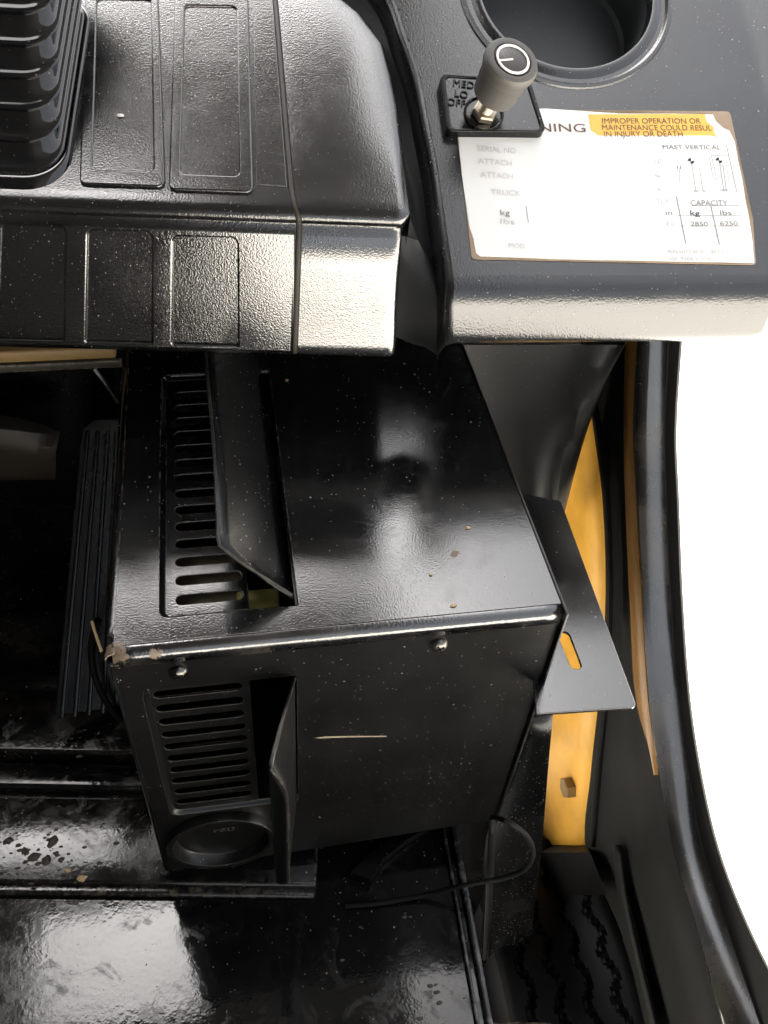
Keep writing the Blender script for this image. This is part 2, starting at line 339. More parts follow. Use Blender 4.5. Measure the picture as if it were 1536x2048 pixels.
# sloped wall of the pressed recess and the grille in it
inner = roundpoly(rect(gx0, gy0, gx1, gy1), [.006, .001, .001, .006]); outer = roundpoly(rect(gx0-.0042, gy0-.0042, gx1+.0001, gy1+.004), [.009, .001, .001, .009])
n = len(inner)
rings = [[ZF.p(*(V(outer[i % n])*(1-t)+V(inner[i % n])*t), -.0042*(t*t*(3-2*t))-.0002) for i in range(n+1)] for t in (0, .2, .4, .6, .8, 1)]
vs, fs = grid(rings); mesh('recess_wall', vs, fs, M['top'], ht)
slots = [stadium(.0428, .0868, .0410+.01676*k, .0083) for k in range(14)]
plate('top_grille', rect(gx0-.0006, gy0-.0006, .0905, gy1+.0006), slots, ZF, M['top'], ht, .0014, .0005, h=-.0035)
# deflector flap through the top, leaning left
tt = [PZ(405, 640, .052), PZ(413, 735, .052), PZ(428, 905, .052), PZ(436, 1060, .050), PZ(440, 1092, .048)]
ys = [.300, .27, .16, .055, .036]
fb = [V((.119, y, -.006)) for y in ys]
tp = [V((p.x, p.y, p.z)) for p in tt]
tp2 = tp + [V((.1185, .0305, .004))]; fb2 = fb + [V((.1195, .030, -.006))]
loft('deflector_flap', [fb2, [a.lerp(b, .5)+V((.0015, 0, 0)) for a, b in zip(fb2, tp2)], tp2], M['steel'], ht, 40, sub=3, thick=.0016)
tube('flap_edge', tp2, .0012, M['front'], ht, 6)
# front cover
zb = lambda x: -.3285 + .016 * x / W
fo = roundpoly([(.004, zb(0)), (W-.002, zb(W)), (W-.002, -.0085), (.001, -.0085)], [.007, .001, .001, .003])
rx0, rx1, rz0, rz1 = .0165, .1185, -.2245, -.0445
plate('front_cover', fo, [roundpoly(rect(rx0, rz0, rx1, rz1), [.008, .001, .001, .008]), circle(.053, -.2745, .0435)], FR, M['front'], ht, .0014, .0003, h=0)
inner = roundpoly(rect(rx0+.004, rz0+.003, rx1, rz1-.003), [.008, .0005, .0005, .008]); outer = roundpoly(rect(rx0-.0004, rz0-.0004, rx1+.0002, rz1+.0004), [.008, .0005, .0005, .008])
n = len(inner)
rings = [[FR.p(*(V(outer[i % n])*(1-t)+V(inner[i % n])*t), -.0034*(t*t*(3-2*t))-.0001) for i in range(n+1)] for t in (0, .2, .4, .6, .8, 1)]
vs, fs = grid(rings); mesh('recess_wall', vs, fs, M['front'], ht)
slots = [stadium(.0225, .0815, -.0548-.01705*k, .0088) for k in range(10)]
plate('front_grille', rect(rx0+.0036, rz0+.0026, .0868, rz1-.0026), slots, FR, M['front'], ht, .0014, .0005, h=-.0030)
# left corner of the front, rounded back into the side
cr = [[V((.005 - .0055*math.sin(a), .0055*(1-math.cos(a)) - .0001, z)) for z in (-.0085, -.1, -.2, -.3275)] for a in [R_(9*k) for k in range(11)]]
cr.append([p + V((0, .32, 0)) for p in cr[-1]])
loft('left_side', cr, M['front'], ht, 12)
box('right_side', (W-.0012, -.0045, zb(W)-.004), (W+.0004, .335, .0012), M['front'], ht, .0003)
box('back_panel', (.001, .333, -.325), (W-.002, .3345, -.004), M['dark'], ht, 0)
box('bottom_panel', (.002, .004, -.314), (W-.002, .333, -.312), M['dark'], ht, 0)
box('divider', (.121, .012, -.30), (.1225, .332, -.008), M['dark'], ht, 0)
box('heater_core', (.012, .018, -.055), (.086, .118, -.038), M['core'], ht, .001)
box('foam_strip', (.082, .058, -.046), (.112, .070, -.034), M['lime'], ht, .002)
for k in range(9):
    box('core_fin', (.016, .030, -.075-.024*k), (.083, .032+.05, -.073-.024*k), M['screw'], ht, 0)
# front flap: bent sheet with a folded lip
YF = -.0655
B_, C_, D_ = PY(541, 1530, YF), PY(573, 1588, YF), PY(577, 1765, YF)
hz = [-.046, -.075, -.10, -.16, -.223]
hinge = [V((.1172, -.0005, z)) for z in hz]
free = [B_, PY(556, 1558, YF), C_, PY(576, 1670, YF), D_]
mid = [a.lerp(b, .5) for a, b in zip(hinge, free)]
loft('front_flap', [hinge, mid, free], M['front'], ht, 40, sub=4, thick=.0016)
lip = [PY(542, 1548, YF+.012), PY(543, 1575, YF+.012), PY(546, 1610, YF+.012), PY(550, 1690, YF+.012), PY(555, 1764, YF+.012)]
loft('flap_lip', [free, [a.lerp(b, .5) + V((0, -.001, 0)) for a, b in zip(free, lip)], lip], M['front'], ht, 40, sub=3, thick=.0014)
tube('flap_edge', [hinge[0]] + free, .0011, M['front'], ht, 6)
# blanked outlet: plug with a dished middle
lathe('outlet_plug', [(.0462, 0), (.0455, .0065), (.0445, .0078), (.0412, .0080), (.0398, .0072), (.0375, -.0010), (.0364, -.0020), (0, -.0022)], FR, .053, -.2735, M['front'], ht, 72)
pl = [o for o in ht.children if o.name.startswith('outlet_plug')][0]
def pang(a, b): return math.atan2(b[1]-a[1], b[0]-a[0])
def embossed(s, fr, a, b, size, parent, h, **k): return text(s, fr, a, b, size, M['faint_raised'], parent, h=h, **k)
embossed("F'022", FR, .0470, -.2680, .0085, pl, -.0022, ext=.0005, sx=1.0)
# screws
for x, y in ((357, 1343), (877, 1288)):
    a, b = FR.px(x, y)
    s = lathe('screw', [(.0062, .0), (.0062, .0010), (.0052, .0030), (.0035, .0042), (.0018, .0046), (0, .0046)], FR, a, b, M['screw'], ht, 24)
    for an in (.5, .5 + math.pi/2):
        box('cross_slot', (-.0034, -.0006, .0036), (.0034, .0006, .0048), M['dark'], s, 0, xf=FR.m(a, b, 0) @ Matrix.Rotation(an, 4, 'Z'))
# thin scratch and crumbs
sp = [(628, 1475), (650, 1472), (700, 1471), (773, 1471), (773, 1473), (700, 1474), (660, 1475.5), (640, 1476.5)]
mesh('scratch', [FR.p(*FR.px(*q), .0003) for q in sp], [tuple(range(len(sp)))], M['scratch'], ht, False, label='long pale scratch across the front cover')
# side bracket with slotted hole, and its leg
BZ = Frame((0, 0, -.08), (1, 0, 0), (0, 1, 0))
bo = roundpoly([BZ.px(1072, 1428), BZ.px(1274, 1414), BZ.px(1122, 1002), BZ.px(1040, 985)], [.001, .004, .002, .001])
s0 = BZ.px(1131, 1270); s1 = BZ.px(1151, 1330)
sa = BZ.px(1122, 1300); sw = .0125
hole = roundpoly([BZ.px(1113, 1262), BZ.px(1137, 1262), BZ.px(1166, 1338), BZ.px(1143, 1338)], .006, 6)
plate('side_bracket', bo, [hole], BZ, M['top'], ht, .003, .0006)
lo_ = [PY(x, y, .012) for x, y in ((1106, 1430), (1098, 1520), (1084, 1684), (1070, 1800), (1054, 1960), (1042, 2100))]
li_ = [V((.302, .012, p.z)) for p in lo_[:2]] + [PY(x, y, .013) for x, y in ((972, 1684), (968, 1800), (960, 1960), (950, 2100))]
loft('bracket_leg', [li_, lo_, [p + V((0, .05, 0)) for p in lo_]], M['steel'], ht, 30, thick=.002)
st0 = [PY(978, 1640, -.034), PY(976, 1700, -.034), PY(972, 1800, -.034), PY(966, 1920, -.034)]
st1 = [PY(992, 1640, -.034), PY(990, 1700, -.034), PY(985, 1800, -.034), PY(978, 1920, -.034)]
loft('leg_flange', [st0, st1], M['rubber'], ht, 12, thick=.0015)

# ------------------------------------------------------------------ dashboard
dh = thing('dashboard', 'black moulded plastic dashboard with ribbed face and side pod over the heater', 'dashboard', (.13, .3, .07))
A0 = V((.134, .206, .07)); U = V((.287, -.035, 0)).normalized(); FW = V((-U.y, U.x, 0)); ZZ = V((0, 0, 1))
TF, TT, TP = R_(7), R_(22), R_(33)
FA = Frame(A0, U, FW * math.sin(TF) + ZZ * math.cos(TF))
Lf = FA.px(590, 462)[1]
def prof_pt(f, z, u): return A0 + U * u + FW * f + ZZ * z
T = (math.sin(TF) * Lf, math.cos(TF) * Lf)
lipp = [(.003, .0012), (.0035, .004), (-.0012, .0062), (-.0022, .0095), (-.0006, .0132), (.004, .0165), (.010, .0190), (.018, .0222)]
top0 = (T[0] + lipp[-1][0], T[1] + lipp[-1][1])
TO = A0 + FW * top0[0] + ZZ * top0[1]
DT = Frame(TO, U, FW * math.cos(TT) + ZZ * math.sin(TT))
prof = [(.12, -.004), (.006, -.002), (.001, 0), (0, .003)] + [(math.sin(TF)*Lf*t, math.cos(TF)*Lf*t) for t in (.1, .4, .7, .97)] + [(T[0]+a, T[1]+b) for a, b in lipp]
prof += [(top0[0] + math.cos(TT)*s, top0[1] + math.sin(TT)*s) for s in (.01, .03, .05, .08, .11, .14, .17, .2, .23, .26, .29)]
SEAM = [(-200, 522), (0, 545), (380, 577), (440, 592), (470, 592), (720, 584)]
RIGHT = [(-140, 520), (-80, 600), (0, 700), (40, 745), (90, 773), (200, 796), (300, 809), (430, 824), (462, 806), (715, 790)]
def solve(f, z, tab, lo=-.4, hi=.4):
    for _ in range(40):
        m = (lo + hi) / 2; x, y = proj(prof_pt(f, z, m))
        if x < interp(y, tab): lo = m
        else: hi = m
    return lo
usm = [solve(f, z, SEAM) for f, z in prof]; urt = [solve(f, z, RIGHT) for f, z in prof]
urt[0] = urt[1] = urt[2] = urt[3]; usm[0] = usm[2]
SW = .0042
# left section: everything but the ribbed front, which is a sheet with windows
def block(name, sel, ua, ub, nu, curl=False, bulge=0, m='dash'):
    rows = []
    for i in sel:
        f, z = prof[i]; row = []
        for k in range(nu + 1):
            t = k / nu; u = ua(i) + (ub(i) - ua(i)) * t; p = prof_pt(f, z, u)
            if bulge and i > 16:
                s = (i - 16) / (len(prof) - 17); p += DT.n * bulge * math.sin(math.pi * min(1, s * 1.3)) * math.sin(math.pi * min(1, t)) ** .8
            row.append(p)
        if curl:
            nn = DT.n if i > 12 else FA.n
            for a in (25, 50, 75, 90): row.append(row[nu] + U * .007 * math.sin(R_(a)) - nn * .007 * (1 - math.cos(R_(a))))
            row.append(row[-1] - nn * .030)
        rows.append(row)
    vs, fs = grid(rows); return mesh(name, vs, fs, M[m], dh, auto=60), rows
NP = len(prof)
block('left_top', range(7, NP), lambda i: -.75, lambda i: usm[i], 40, m='dashtop')
block('left_underside', range(0, 4), lambda i: -.75, lambda i: usm[i], 4)
rb_, rrows = block('right_block', range(0, NP), lambda i: usm[i] + SW, lambda i: urt[i] - .007, 24, True, .004)
rb_.data.materials.append(M['dashtop'])
for p in rb_.data.polygons:
    if (p.center + wpos(rb_) - TO).dot(DT.n) > -.02: p.material_index = 1
seamrows = []
for i in range(0, NP):
    f, z = prof[i]; nn = DT.n if i > 12 else FA.n
    seamrows.append([prof_pt(f, z, usm[i] - .0006) - nn * .006, prof_pt(f, z, usm[i] + .0004) - nn * .0012, prof_pt(f, z, usm[i] + SW * .5) - nn * .0006, prof_pt(f, z, usm[i] + SW - .0004) - nn * .0012, prof_pt(f, z, usm[i] + SW + .0006) - nn * .006])
vs, fs = grid(seamrows); mesh('seam_strip', vs, fs, M['seam'], dh)
# front face sheet with three recessed windows
a_l, b_b = FA.px(-900, 700)[0], .003
fo = [(-.75, .002), (usm[3], .002), (usm[7], Lf*.985), (-.75, Lf*.985)]
wins = []
for (x0, x1, yt) in ((-170, -40, 447), (2, 130, 450), (176, 303, 462), (346, 474, 474)):
    p = [FA.px(x0, yt), FA.px(x1, yt + 3), FA.px(x1 + 3, 720), FA.px(x0 + 2, 720)]
    p = [(q[0], max(q[1], .0065)) for q in p]; wins.append(roundpoly([p[3], p[2], p[1], p[0]], [.001, .001, .004, .004]))
plate('front_face', fo, wins, FA, M['dash'], dh, .0052, .0016, h=0, bres=3)
for wp in wins:
    cx = sum(p[0] for p in wp)/len(wp); cy = sum(p[1] for p in wp)/len(wp)
    plate('recessed_panel', [(cx+(p[0]-cx)*1.05, cy+(p[1]-cy)*1.02) for p in wp], [], FA, M['dash'], dh, .002, .0001, h=-.0026)
# raised double-framed panels on the top
for q, (x0, x1, yb, i0, i1, iy, sl) in enumerate(((168, 331, 372, 192, 308, 343, 6), (346, 507, 383, 367, 479, 352, 2))):
    op = [DT.px(x0-8, yb), DT.px(x1, yb+6), DT.px(x1-10-sl, -60), DT.px(x0+6, -60)]
    ip = [DT.px(i0-6, iy), DT.px(i1, iy+5), DT.px(i1-6, 4+14*q), DT.px(i0+4, 2+14*q)]
    o_ = roundpoly([op[0], op[1], op[2], op[3]], .005); i_ = roundpoly([ip[0], ip[1], ip[2], ip[3]], .004)
    rp = plate('raised_panel', o_, [i_], DT, M['dashtop'], dh, .006, .0013, h=.0024, bres=3)
    cx = sum(p[0] for p in i_)/len(i_); cy = sum(p[1] for p in i_)/len(i_)
    plate('inset', [(cx+(p[0]-cx)*1.03, cy+(p[1]-cy)*1.02) for p in i_], [], DT, M['dashtop'], rp, .002, .0002, h=.0012)
plate('edge_panel', [DT.px(512, 370), DT.px(574, 374), DT.px(541, -60), DT.px(505, -60)], [], DT, M['dashtop'], dh, .003, .0006, h=.0006)

# side pod on the right
B0 = V((.254, .189, .08)); PU = V((.236, -.013, 0)).normalized(); PF = V((-PU.y, PU.x, 0))
pprof = [(.14, -.004), (.018, -.002), (.0100, -.0005), (.0045, .0025), (.0014, .0065), (.0002, .0105), (.0002, .014), (.0012, .026), (.0026, .036), (.0042, .043), (.0070, .0478), (.0105, .0508), (.0148, .0536)]
PO = B0 + PF * .0148 + ZZ * .0536
PD = Frame(PO, PU, PF * math.cos(TP) + ZZ * math.sin(TP))
def pod_pt(f, z, u): return B0 + PU * u + PF * f + ZZ * z
PLEFT = [(-140, 690), (-60, 752), (0, 790), (150, 840), (330, 875), (480, 896), (560, 908), (720, 906)]
def psolve(f, z, tab, lo=-.2, hi=.5):
    for _ in range(40):
        m = (lo + hi) / 2; x, y = proj(pod_pt(f, z, m))
        if x < interp(y, tab): lo = m
        else: hi = m
    return lo
PRIGHT = [(520, 1570), (600, 1545), (640, 1536), (665, 1524), (685, 1505), (700, 1480), (720, 1440)]
rows = []
for (f, z) in pprof:
    ul = psolve(f, z, PLEFT); ur = psolve(f, z, PRIGHT)
    rows.append([pod_pt(f, z, ul + (ur - ul) * k / 30) for k in range(31)] + [pod_pt(f + .012, z - .001, ur + .006), pod_pt(f + .05, z, ur + .010)])
vs, fs = grid(rows); mesh('pod_lip', vs, fs, M['lip'], dh, auto=60)
pe = []
for y in (566, 520, 480, 420, 330, 240, 150, 60, 0, -60, -140):
    pe.append(PD.px(interp(y, PLEFT), y))
pe = [p for p in pe[:3] if p[1] > .004] + pe[3:]; pe.insert(0, 0)
pe[0] = (psolve(*pprof[-1], PLEFT), 0)
right_u = rows[-1][-1]
ua = (right_u - PO).dot(PU)
pts = [(-.2, 0)]
c3 = [PD.px(961, 0), PD.px(1297, 50), PD.px(1165, 141)]
def circ3(p, q, r):
    ax, ay, bx, by, cx, cy = *p, *q, *r; d = 2*(ax*(by-cy)+bx*(cy-ay)+cx*(ay-by))
    ux = ((ax*ax+ay*ay)*(by-cy)+(bx*bx+by*by)*(cy-ay)+(cx*cx+cy*cy)*(ay-by))/d; uy = ((ax*ax+ay*ay)*(cx-bx)+(bx*bx+by*by)*(ax-cx)+(cx*cx+cy*cy)*(bx-ax))/d
    return ux, uy, math.hypot(ax-ux, ay-uy)
hx, hy, hr = circ3(*c3)
print('pod hole', hx, hy, hr)
top_out = [pe[0], (ua, 0), (ua + .03, .42), (pe[-1][0], .42)] + pe[::-1][:-1]
plate('pod_top', top_out, [circle(hx, hy, hr + .002, 72)], PD, M['pod'], dh, .004, .0001, h=0)
# dished ring and deep well of the open gauge hole
well = lathe('gauge_well', [(hr+.0165, -.0006), (hr+.0155, .0012), (hr+.013, .0014), (hr+.0115, .0002), (hr+.0085, -.0005), (hr+.005, .0012), (hr+.002, .0026), (hr-.0003, .0022), (hr-.0014, 0), (hr-.002, -.006), (hr-.003, -.05), (hr-.006, -.053), (0, -.053)], PD, hx, hy, M['well'], dh, 96)
well.data.materials.append(M['pod'])
for p in well.data.polygons:
    c = p.center + wpos(well) - PO
    if c.dot(PD.n) > -.0055: p.material_index = 1
# rounded left shoulder of the pod and the channel between pod and right block
edge3 = [PD.p(*p) for p in pe[::-1]] + [pod_pt(f, z, psolve(f, z, PLEFT)) for f, z in pprof[::-1][1:-1]]
wallc = []
for a in (0, 30, 60, 85): wallc.append([p - PU * .006 * math.sin(R_(a)) - PD.n * .006 * (1 - math.cos(R_(a))) for p in edge3])
wallc.append([p - PU * .008 - PD.n * .024 for p in edge3])
loft('pod_shoulder', wallc, M['pod'], dh, 60)
rt = [r[-1] for r in rrows[2:]][::-1]
lowl = [p + V((-.002, 0, 0)) for p in rt]
lowr = [p + V((0, 0, 0)) for p in wallc[-1]]
rl, rr = resample(lowl, 40), resample(lowr, 40)
md = [a.lerp(b, .5) - FA.n * .004 - ZZ * .004 for a, b in zip(rl, rr)]
loft('channel', [[p - ZZ * .0 for p in rl], [a.lerp(b, .5) for a, b in zip(rl, md)], md, [a.lerp(b, .5) for a, b in zip(md, rr)], rr], M['groove'], dh, 40)

# ------------------------------------------------------------------ bellows boot on the left of the dash
bw = thing('rubber_bellows', 'glossy black pleated rubber boot at the left edge of the dashboard', 'boot', DT.p(*DT.px(0, 300)))
br, bb_ = DT.px(132, 350)[0], DT.px(40, 376)[1]
BF = Frame(DT.p(*DT.px(115, 330)), U, FW * math.cos(R_(58)) + ZZ * math.sin(R_(58)))
BD = (BF.p(*BF.px(109, 82)) - BF.o) / 4
BK = BD / DT.n.dot(BD)                                        # the boot leans along this axis
def ring(inset, h, up=0):
    return [DT.p(*p, 0) + BK * h for p in roundpoly(rect(br - .16 + inset, bb_ + inset, br - inset, bb_ + .17 - inset), max(.004, .026 - inset), 12)]
base = [ring(-.0015, .0002), ring(-.0015, .0035), ring(.0005, .0045), ring(.003, .0038)]
def closed(name, rings, m, parent, label=None):
    rr = [r + [r[0]] for r in rings]; vs, fs = grid(rr); bm = bmesh.new(); bv = [bm.verts.new(v) for v in vs]
    for f in fs: bm.faces.new([bv[i] for i in f])
    bmesh.ops.remove_doubles(bm, verts=bm.verts, dist=1e-7); bmesh.ops.recalc_face_normals(bm, faces=bm.faces); return finish(name, bm, m, parent, True, label, None, 70)
closed('base_flange', base, M['gloss'], bw)
hh = .004
for k in range(8):
    h0 = hh + BD.dot(DT.n) * k; ins = .0022 + .0002 * k; q_ = BD.dot(DT.n) / .0215
    closed('fold', [ring(ins+.0056, h0), ring(ins+.0010, h0+.0008*q_), ring(ins, h0+.0020*q_), ring(ins+.0003, h0+.0032*q_), ring(ins+.0012, h0+.0040*q_), ring(ins+.0022, h0+.0044*q_), ring(ins+.0034, h0+.0054*q_), ring(ins+.0046, h0+.0100*q_), ring(ins+.0056, h0+.0216*q_)], M['gloss'], bw)
closed('boot_top', [ring(.0215, hh+BD.dot(DT.n)*8), ring(.06, hh+BD.dot(DT.n)*8+.004), ring(.078, hh+BD.dot(DT.n)*8+.005)], M['gloss'], bw)

# ------------------------------------------------------------------ heater switch: raised plate, text and knob
sp_ = [(880, 146), (1060, 158), (1094, 264), (894, 262)]
SH = .0085
sq = [PD.px(x, y, SH) for x, y in sp_]
sc_ = V((sum(p[0] for p in sq)/4, sum(p[1] for p in sq)/4))
hs = thing('heater_switch', 'black square switch plate with grey knob marked MED LO OFF', 'switch', PD.p(sc_.x, sc_.y))
so_ = roundpoly([sq[3], sq[2], sq[1], sq[0]], .0045)
sm = [sc_ + (V(p) - sc_) * .90 for p in so_]
plate('switch_plate', so_, [[tuple(p) for p in sm]], PD, M['steel'], hs, SH, .0008, h=SH, bres=3)
plate('plate_face', [tuple(sc_ + (V(p) - sc_) * .93) for p in so_], [], PD, M['top'], hs, .003, .0001, h=SH-.0012)
def pdtext(s, x, y, x2, y2, hpx, m, par, fr=PD, h=0, ext=.0001, sx=1, **k):
    a, b = fr.px(x, y, h); c, d = fr.px(x2, y2, h); e = fr.px(x, y - hpx, h)
    size = math.hypot(e[0]-a, e[1]-b) / .70
    o = text(s, fr, a, b, size, m, par, h=h, ang=math.atan2(d-b, c-a), ext=ext, sx=1, **k)
    return o
for s, x, y, x2, y2 in (('MED', 905, 170, 946, 176), ('LO', 908, 191, 932, 195), ('OFF', 893, 208, 930, 213)):
    text(s, PD, *PD.px(x, y, SH), .0080, M['dark'], hs, h=SH-.0006, ang=pang(PD.px(x, y, SH), PD.px(x2, y2, SH)), ext=.0006, sx=1.02)
kx, ky = PD.px(968, 226, SH)
# knob axis leans a little to the right of the plate normal
top_target = on(1026, 118, PD.o + PD.n * (SH + .052), PD.n)
base3 = PD.p(kx, ky, SH - .001); ax = (top_target - base3).normalized()
ku = (PU - ax * PU.dot(ax)).normalized(); KF = Frame(base3, ku, ax.cross(ku))
KL = (top_target - base3).length
print('knob axis vs normal', math.degrees(ax.angle(PD.n)), KL)
lathe('dial_ring', [(.0150, 0), (.0150, .0012), (.0138, .0016), (.0130, .0012), (.0130, 0)], Frame(base3, PD.u, PD.v), 0, 0, M['steel'], hs, 40)
lathe('nut', [(.0095, 0), (.0095, .0035), (.0085, .0045), (.0045, .0045)], KF, 0, 0, M['brass'], hs, 6, auto=20)
lathe('threaded_stem', [(.0048 + (.0007 if k % 2 else 0), .004 + .0009 * k) for k in range(20)], KF, 0, 0, M['brass'], hs, 24)
r1 = .0186
kn = lathe('knob', [(.006, KL*.36), (.0142, KL*.36+.0004), (.0158, KL*.36+.002), (.0163, KL*.36+.006), (.0165, KL-.0215), (.0166, KL-.0210), (.0170, KL-.0135), (.0180, KL-.0115), (r1+.0009, KL-.006), (r1+.001, KL-.003), (r1-.0002, KL-.0008), (r1-.002, KL), (r1-.0046, KL-.0002), (r1-.0056, KL-.0016), (0, KL-.0016)], KF, 0, 0, M['knob'], hs, 96, ridges=(5, 6))
lathe('dial_cap', [(.0126, KL-.0016), (.0126, KL-.0006), (.0120, KL-.0002), (0, KL-.0002)], KF, 0, 0, M['cap'], kn, 40)
plate('white_ring', circle(0, 0, .0122, 56), [circle(0, 0, .0105, 56)], KF, M['mark'], kn, .0008, .0001, h=KL+.0003)
an = R_(196)
pv = [(.0107, -.0006), (.0107, .0006), (.0, .0005), (.0, -.0005)]
plate('pointer', [(p[0]*math.cos(an)-p[1]*math.sin(an), p[0]*math.sin(an)+p[1]*math.cos(an)) for p in pv], [], KF, M['mark'], kn, .0008, .0001, h=KL+.0003)

# ------------------------------------------------------------------ capacity data plate
dp = thing('data_plate', 'worn white capacity data plate with orange warning band on the side pod', 'data plate', PD.p(*PD.px(1220, 380)))
def PP(x, y): return PD.px(x, y)
plate('backing', roundpoly([PP(908, 222), PP(943, 519), PP(1511, 531), PP(1505, 440), PP(1459, 224), PP(1200, 221)], .003), [], PD, M['tanp'], dp, .0006, .0001, h=.0008)
edge = [(912, 226), (918, 300), (923, 350), (930, 400), (938, 455), (946, 480), (951, 508), (960, 514), (1030, 516), (1100, 519), (1180, 521), (1300, 523), (1400, 525), (1507, 527), (1503, 480), (1497, 440), (1489, 400), (1483, 360), (1474, 320), (1468, 285), (1457, 263), (1445, 258), (1430, 244), (1424, 231), (1350, 229), (1240, 229), (1180, 225), (1090, 219)]
face = plate('face', [PP(*p) for p in edge], [], PD, M['white'], dp, .0006, .00015, h=.0013)
ob = [(1175, 231), (1230, 231), (1330, 230), (1408, 231), (1412, 246), (1427, 258), (1425, 264), (1431, 276), (1422, 273), (1300, 273), (1195, 273), (1180, 262)]
plate('warning_band', [PP(*p) for p in ob], [], PD, M['orange'], dp, .0003, .00005, h=.0015)
TB = .00165
def dtext(s, x, y, x2, y2, hpx, m, bold=0):
    a, b = PD.px(x, y, TB); c, d = PD.px(x2, y2, TB); e = PD.px(x, y-hpx, TB); size = math.hypot(e[0]-a, e[1]-b) / .72
    cu = text(s, PD, 0, 0, size, m, dp, h=0, ext=.00003)
    me = cu.data; me.transform(Matrix.Translation(wpos(dp)))
    L0 = me.transform(PD.m().inverted()); xs = [v.co.x for v in me.vertices]; wd = max(xs) - min(xs); want = math.hypot(c-a, d-b)
    me.transform(PD.m(a, b, TB) @ Matrix.Rotation(math.atan2(d-b, c-a), 4, 'Z') @ Matrix.Diagonal((want/wd, 1, 1, 1)) @ Matrix.Translation((-min(xs), 0, 0)))
    me.transform(Matrix.Translation(-wpos(dp)))
dtext('WARNING', 985, 262, 1172, 264, 17, M['ink'])
dtext('IMPROPER OPERATION OR', 1205, 247, 1402, 247, 11, M['ink'])
dtext('MAINTENANCE COULD RESUL', 1205, 260, 1424, 261, 11, M['ink'])
dtext('IN INJURY OR DEATH', 1209, 273, 1366, 273, 11, M['ink'])
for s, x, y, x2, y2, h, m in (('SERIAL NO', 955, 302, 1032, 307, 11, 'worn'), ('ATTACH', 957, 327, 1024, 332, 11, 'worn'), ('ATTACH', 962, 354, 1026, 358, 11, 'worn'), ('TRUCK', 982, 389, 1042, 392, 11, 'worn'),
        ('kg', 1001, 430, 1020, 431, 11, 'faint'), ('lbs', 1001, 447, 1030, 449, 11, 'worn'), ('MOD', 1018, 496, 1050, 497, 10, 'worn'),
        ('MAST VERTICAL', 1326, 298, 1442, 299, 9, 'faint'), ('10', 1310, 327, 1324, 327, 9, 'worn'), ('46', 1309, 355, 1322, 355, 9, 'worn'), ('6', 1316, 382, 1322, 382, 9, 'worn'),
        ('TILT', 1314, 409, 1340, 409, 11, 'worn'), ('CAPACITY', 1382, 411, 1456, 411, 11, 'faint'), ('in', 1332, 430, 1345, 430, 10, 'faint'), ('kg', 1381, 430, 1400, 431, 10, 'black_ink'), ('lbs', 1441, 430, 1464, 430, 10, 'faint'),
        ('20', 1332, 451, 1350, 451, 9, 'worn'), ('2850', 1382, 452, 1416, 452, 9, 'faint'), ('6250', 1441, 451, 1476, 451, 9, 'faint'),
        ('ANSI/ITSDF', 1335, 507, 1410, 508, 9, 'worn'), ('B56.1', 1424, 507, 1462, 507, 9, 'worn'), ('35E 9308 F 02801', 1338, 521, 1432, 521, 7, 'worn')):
    dtext(s, x, y, x2, y2, h, M[m])  # plate middle stays blank, as if washed out by glare
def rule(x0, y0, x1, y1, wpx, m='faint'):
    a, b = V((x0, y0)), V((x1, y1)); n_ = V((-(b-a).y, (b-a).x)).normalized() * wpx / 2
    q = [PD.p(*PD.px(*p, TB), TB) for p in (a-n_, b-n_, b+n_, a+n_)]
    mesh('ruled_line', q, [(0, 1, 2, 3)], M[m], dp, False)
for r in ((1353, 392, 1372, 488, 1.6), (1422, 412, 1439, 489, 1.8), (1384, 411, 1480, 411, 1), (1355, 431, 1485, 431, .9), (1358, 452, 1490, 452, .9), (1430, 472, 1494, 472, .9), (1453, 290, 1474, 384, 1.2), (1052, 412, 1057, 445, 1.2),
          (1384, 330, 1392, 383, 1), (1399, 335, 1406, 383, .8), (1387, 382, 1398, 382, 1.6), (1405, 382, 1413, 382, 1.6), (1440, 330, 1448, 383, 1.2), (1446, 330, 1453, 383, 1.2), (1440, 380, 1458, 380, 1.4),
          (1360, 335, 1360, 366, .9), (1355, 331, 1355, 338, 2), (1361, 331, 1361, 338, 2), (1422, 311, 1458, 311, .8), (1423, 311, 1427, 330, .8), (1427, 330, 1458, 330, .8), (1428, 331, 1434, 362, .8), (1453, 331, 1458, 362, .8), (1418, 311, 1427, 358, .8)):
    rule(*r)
for cx, cy in ((1382, 322), (1438, 321)):                         # load-centre marks
    for a0, a1 in ((0, 90), (180, 270)):
        q = [(cx, cy)] + [(cx + 7*math.cos(R_(a0+(a1-a0)*k/6)), cy + 6*math.sin(R_(a0+(a1-a0)*k/6))) for k in range(7)]
        mesh('load_mark', [PD.p(*PD.px(*p, TB), TB) for p in q], [tuple(range(8))], M['black_ink'], dp, False)

